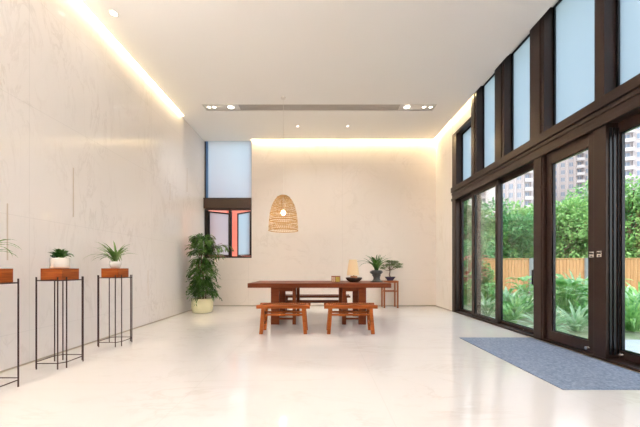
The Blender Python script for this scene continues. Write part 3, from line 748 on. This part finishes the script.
# fence
t = thing('timber_fence', (0, 0, 0), 0, 'orange-brown vertical board fence with grey posts behind the garden', 'fence')
F0, F1 = Vector((6.9, 13.1)), Vector((24, 11.0)); FL = (F1-F0).length; fd = (F1-F0)/FL; ang = math.atan2(fd.y, fd.x)
npan = 8; FT = 1.43
for k in range(npan+1):
    p = F0+fd*FL*k/npan
    bm = bmesh.new(); box(bm, -.10, .10, -.09, .03, GZ, FT+.04, mtx=Matrix.Translation((p.x, p.y, 0)) @ Matrix.Rotation(ang, 4, 'Z')); obj('post', bm, M['fence_post'], t)
    if k < npan:
        bm = bmesh.new(); seg = FL/npan; x = .07
        mt = Matrix.Translation((p.x, p.y, 0)) @ Matrix.Rotation(ang, 4, 'Z')
        while x < seg-.1:
            box(bm, x, x+.115, -.02, .0, GZ+.05, FT-R.uniform(0, .02), mtx=mt); x += .13
        box(bm, .06, seg-.06, .0, .03, .25, .33, mtx=mt); box(bm, .06, seg-.06, .0, .03, 1.1, 1.18, mtx=mt)
        box(bm, .06, seg-.06, -.04, .02, FT, FT+.035, mtx=mt)
        obj('board_panel', bm, M['fence'], t)

def tree(loc, hgt, rad, m, label, seed, n_=5200, ls=.20, trunk=.12, name='tree', low=.18, cat='tree'):
    rr = random.Random(seed)
    t = thing(name, loc, 0, label, cat)
    bt = bmesh.new()
    tube(bt, [(0, 0, 0), (.05, 0, hgt*.3), (-.05, .05, hgt*.6), (0, 0, hgt*.85)], [trunk, trunk*.8, trunk*.5, trunk*.2], 8)
    blobs = []
    for k in range(16):
        a = rr.uniform(0, 2*PI); zz = rr.uniform(low+.1, .92)*hgt; q = rad*rr.uniform(.15, .75)*(1-.5*abs(zz/hgt-.5))
        c = Vector((q*math.cos(a), q*math.sin(a), zz)); blobs.append((c, rad*rr.uniform(.32, .5)))
        tube(bt, [(0, 0, zz*.6), (c.x*.6, c.y*.6, zz*.85), tuple(c)], [trunk*.4, trunk*.25, .02], 5)
    obj('trunk', bt, M['bark'], t)
    bm = bmesh.new()
    for k in range(n_):
        c, r = rr.choice(blobs)
        v_ = Vector((rr.gauss(0, 1), rr.gauss(0, 1), rr.gauss(0, 1))).normalized()
        p = c + Vector((v_.x*r, v_.y*r, v_.z*r*.8))*rr.uniform(.6, 1.08)
        d = (v_ + Vector((rr.uniform(-1, 1), rr.uniform(-1, 1), rr.uniform(-1.0, .5)))).normalized()
        leaflet(bm, p, d, Vector((rr.uniform(-.6, .6), rr.uniform(-.6, .6), 1)), ls*rr.uniform(.7, 1.3), ls*.5)
    obj('crown', bm, m, t)
    return t
for i, (px_, Y, hg, rd, mm, lb) in enumerate([
    (461, 14.5, 4.8, 1.5, 'leaf_tree2', 'deep green tree seen in the pane nearest the corner'),
    (484, 15.6, 4.0, 1.5, 'leaf_tree', 'light green tree in the second pane from the corner'),
    (503, 15.5, 4.4, 1.9, 'leaf_tree2', 'deep green tree behind the stile of the sliding door'),
    (522, 16.5, 4.6, 2.0, 'leaf_tree', 'light green tree above the fence in the sliding door'),
    (546, 17.5, 4.6, 2.2, 'leaf_tree2', 'deep green tree behind the wide bronze post'),
    (563, 16.0, 4.6, 1.9, 'leaf_tree', 'light green tree at left of the double door glass'),
    (584, 16.5, 5.6, 2.1, 'leaf_tree', 'taller light green tree at right of the double door glass'),
    (608, 17.0, 5.6, 2.2, 'leaf_tree2', 'deep green tree behind the centre post of the double doors'),
    (630, 14.6, 5.4, 2.0, 'leaf_tree', 'light green tree above the fence in the rightmost door'),
    (655, 14.8, 5.8, 2.2, 'leaf_tree2', 'deep green tree at the right photo edge beyond the fence'),
    (690, 14.5, 5.8, 2.4, 'leaf_tree', 'light green tree beyond the right photo edge')]):
    tree((at(px_, Y), Y, GZ), hg, rd, M[mm], lb, 40+i)
for i, (px_, Y, hg, rd, mm, lb) in enumerate([
    (470, 11.0, 2.2, .9, 'leaf_tree2', 'dark green shrub below the red-leaved one near the corner'),
    (488, 11.2, 1.1, .6, 'leaf_tree', 'rounded light green shrub in the second pane from the corner')]):
    tree((at(px_, Y), Y, GZ), hg, rd, M[mm], lb, 80+i, n_=2600, ls=.12, trunk=.05, name='shrub', low=.0, cat='shrub')

# apartment towers
def tower(name, cx, cy, rz, W, D, floors, bays, m, m2, label, balc):
    t = thing(name, (cx, cy, 0), rz, label, 'building')
    FH = 3.1; Hh = floors*FH+2
    bm = bmesh.new(); box(bm, -W/2, W/2, 0, D, -3, Hh)
    for k in range(bays+1):
        x = -W/2+W*k/bays; box(bm, x-.25, x+.25, -.35, 0, -3, Hh)
    obj('wall', bm, m, t)
    bm = bmesh.new(); box(bm, -W/2-.3, W/2+.3, -.6, D+.3, Hh, Hh+.8); obj('roof', bm, m2, t)
    wb = bmesh.new(); bw = W/bays; box(wb, -bw*.22, bw*.22, -.10, -.0, 0, 1.7)
    src = obj('window', wb, M['facade_glass'], t); first = True
    fb = bmesh.new(); box(fb, -bw*.02, bw*.02, -.16, -.10, 0, 1.7); box(fb, -bw*.24, bw*.24, -.16, 0, -.16, 0)
    fs = obj('window_bar', fb, m2, src)
    for f in range(floors):
        for k in range(bays):
            loc = (-W/2+bw*(k+.5), 0, f*FH+.9)
            if first: src.location = loc; first = False; continue
            c = src.copy(); C.objects.link(c); c.location = loc; c.parent = t
            c2 = fs.copy(); C.objects.link(c2); c2.parent = c
    bb = bmesh.new(); box(bb, -bw*.46, bw*.46, -1.3, -.02, -.12, .05); box(bb, -bw*.46, bw*.46, -1.3, -1.2, .05, 1.0)
    bs = None
    for f in range(floors):
        for k in balc:
            loc = (-W/2+bw*(k+.5), 0, f*FH)
            if bs is None: bs = obj('balcony', bb, m2, t); bs.location = loc; continue
            c = bs.copy(); C.objects.link(c); c.location = loc; c.parent = t
    return t
tower('apartment_tower', at(488, 142), 142, 0, 12, 12, 20, 5, M['facade'], M['facade_w'], 'pinkish apartment tower in the panes left of the sliding door', (1,))
tower('apartment_tower', at(519, 105), 105, -.15, 13, 12, 20, 5, M['facade'], M['facade_w'], 'pinkish apartment tower seen through the handled sliding door', (3,))
tower('apartment_tower', at(571, 128), 128, -.25, 15, 13, 20, 5, M['facade'], M['facade_w'], 'pinkish-grey apartment tower seen through the double door', (3,))
tower('apartment_tower', at(640, 100), 100, -.4, 17, 13, 20, 5, M['facade'], M['facade_w'], 'grey-beige apartment tower with balconies in the rightmost door', (1, 3))

# neighbouring salmon wall outside the rear window
bm = bmesh.new(); box(bm, -5.2, -1.0, 10.6, 11.0, -1, 3.35); box(bm, -5.2, -3.28, 9.3, 11.0, -1, 8)
tag(obj('neighbouring_wall', bm, M['salmon']), 'salmon-painted outside wall seen through the open rear casements', 'wall')

# ------------------------------------------------------------------ lights
def strip(name, a, b, power, w, tilt_axis, tilt, color=(1, .80, .50)):
    a = Vector(a); b = Vector(b); c = (a+b)/2; L = (b-a).length
    if abs((b-a).y) > abs((b-a).x): return area(name, c, w, L, power, color, rot=(0, tilt, 0))
    return area(name, c, L, w, power, color, rot=(tilt, 0, 0))
COVE = (1, .80, .45)
strip('cove_lamp', (XL+.04, YF, H+.10), (XL+.04, 6.9, H+.10), 60, .03, 'y', math.radians(35), COVE)
strip('cove_lamp', (WX1+.02, YB-.055, H+.10), (XR, YB-.055, H+.10), 30, .03, 'x', math.radians(32), COVE)
strip('cove_lamp', (XR-.05, 6.2, H+.10), (XR-.05, YB-.1, H+.10), 4, .03, 'y', math.radians(-30), COVE)

# made-up ledges and lamps out of view, added to brighten the ceiling
bm = bmesh.new(); box(bm, XL, XR-.2, YF, YF+.30, 2.9, 2.96); box(bm, XL, XR-.2, YF+.27, YF+.30, 2.96, 3.04); trim(bm, M['cove'])
bm = bmesh.new(); box(bm, XL, XL+.22, YF+.3, 1.2, 2.9, 2.96); box(bm, XL+.19, XL+.22, YF+.3, 1.2, 2.96, 3.04); box(bm, XL, XL+.22, 1.2, 1.23, 2.9, 3.04); trim(bm, M['cove'])
area('added_ceiling_fill', (0, YF+.16, 2.99), 5.6, .12, 150, (1, .955, .925), rot=(math.radians(180-25), 0, 0))
area('added_ceiling_fill', (XL+.12, -1.0, 2.99), .12, 4.2, 270, (1, .955, .925), rot=(0, math.radians(180+20), 0))

w = bpy.data.worlds.new('sky'); sc.world = w; w.use_nodes = True
nt = w.node_tree; N = nt.nodes; L = nt.links; bg = N['Background']
tc = N.new('ShaderNodeTexCoord'); sp = N.new('ShaderNodeSeparateXYZ'); L.new(tc.outputs['Generated'], sp.inputs[0])
rp = N.new('ShaderNodeValToRGB'); L.new(sp.outputs['Z'], rp.inputs[0])
rp.color_ramp.elements[0].position = 0; rp.color_ramp.elements[0].color = (.86, .88, .90, 1)
rp.color_ramp.elements[1].position = .7; rp.color_ramp.elements[1].color = (.62, .76, .92, 1)
L.new(rp.outputs[0], bg.inputs['Color']); bg.inputs['Strength'].default_value = 1.8
s = bpy.data.lights.new('sun', 'SUN'); s.energy = 3.0; s.angle = math.radians(12); s.color = (1, .95, .86)
so = bpy.data.objects.new('sun', s); C.objects.link(so)
so.rotation_euler = Vector((.75, .45, -.9)).to_track_quat('-Z', 'Y').to_euler()

# ------------------------------------------------------------------ camera
cd = bpy.data.cameras.new('camera'); cam = bpy.data.objects.new('camera', cd); C.objects.link(cam)
cam.location = (0, 0, 1.05); cam.rotation_euler = (PI/2, 0, 0)
cd.sensor_fit = 'HORIZONTAL'; cd.sensor_width = 36; cd.lens = 300*36/640; cd.shift_y = (268-213.5)/640
cd.clip_start = .05; cd.clip_end = 500
sc.camera = cam
sc.view_settings.view_transform = 'Standard'; sc.view_settings.look = 'None'; sc.view_settings.gamma = 1; sc.view_settings.use_curve_mapping = False
sc.view_settings.exposure = 1.0
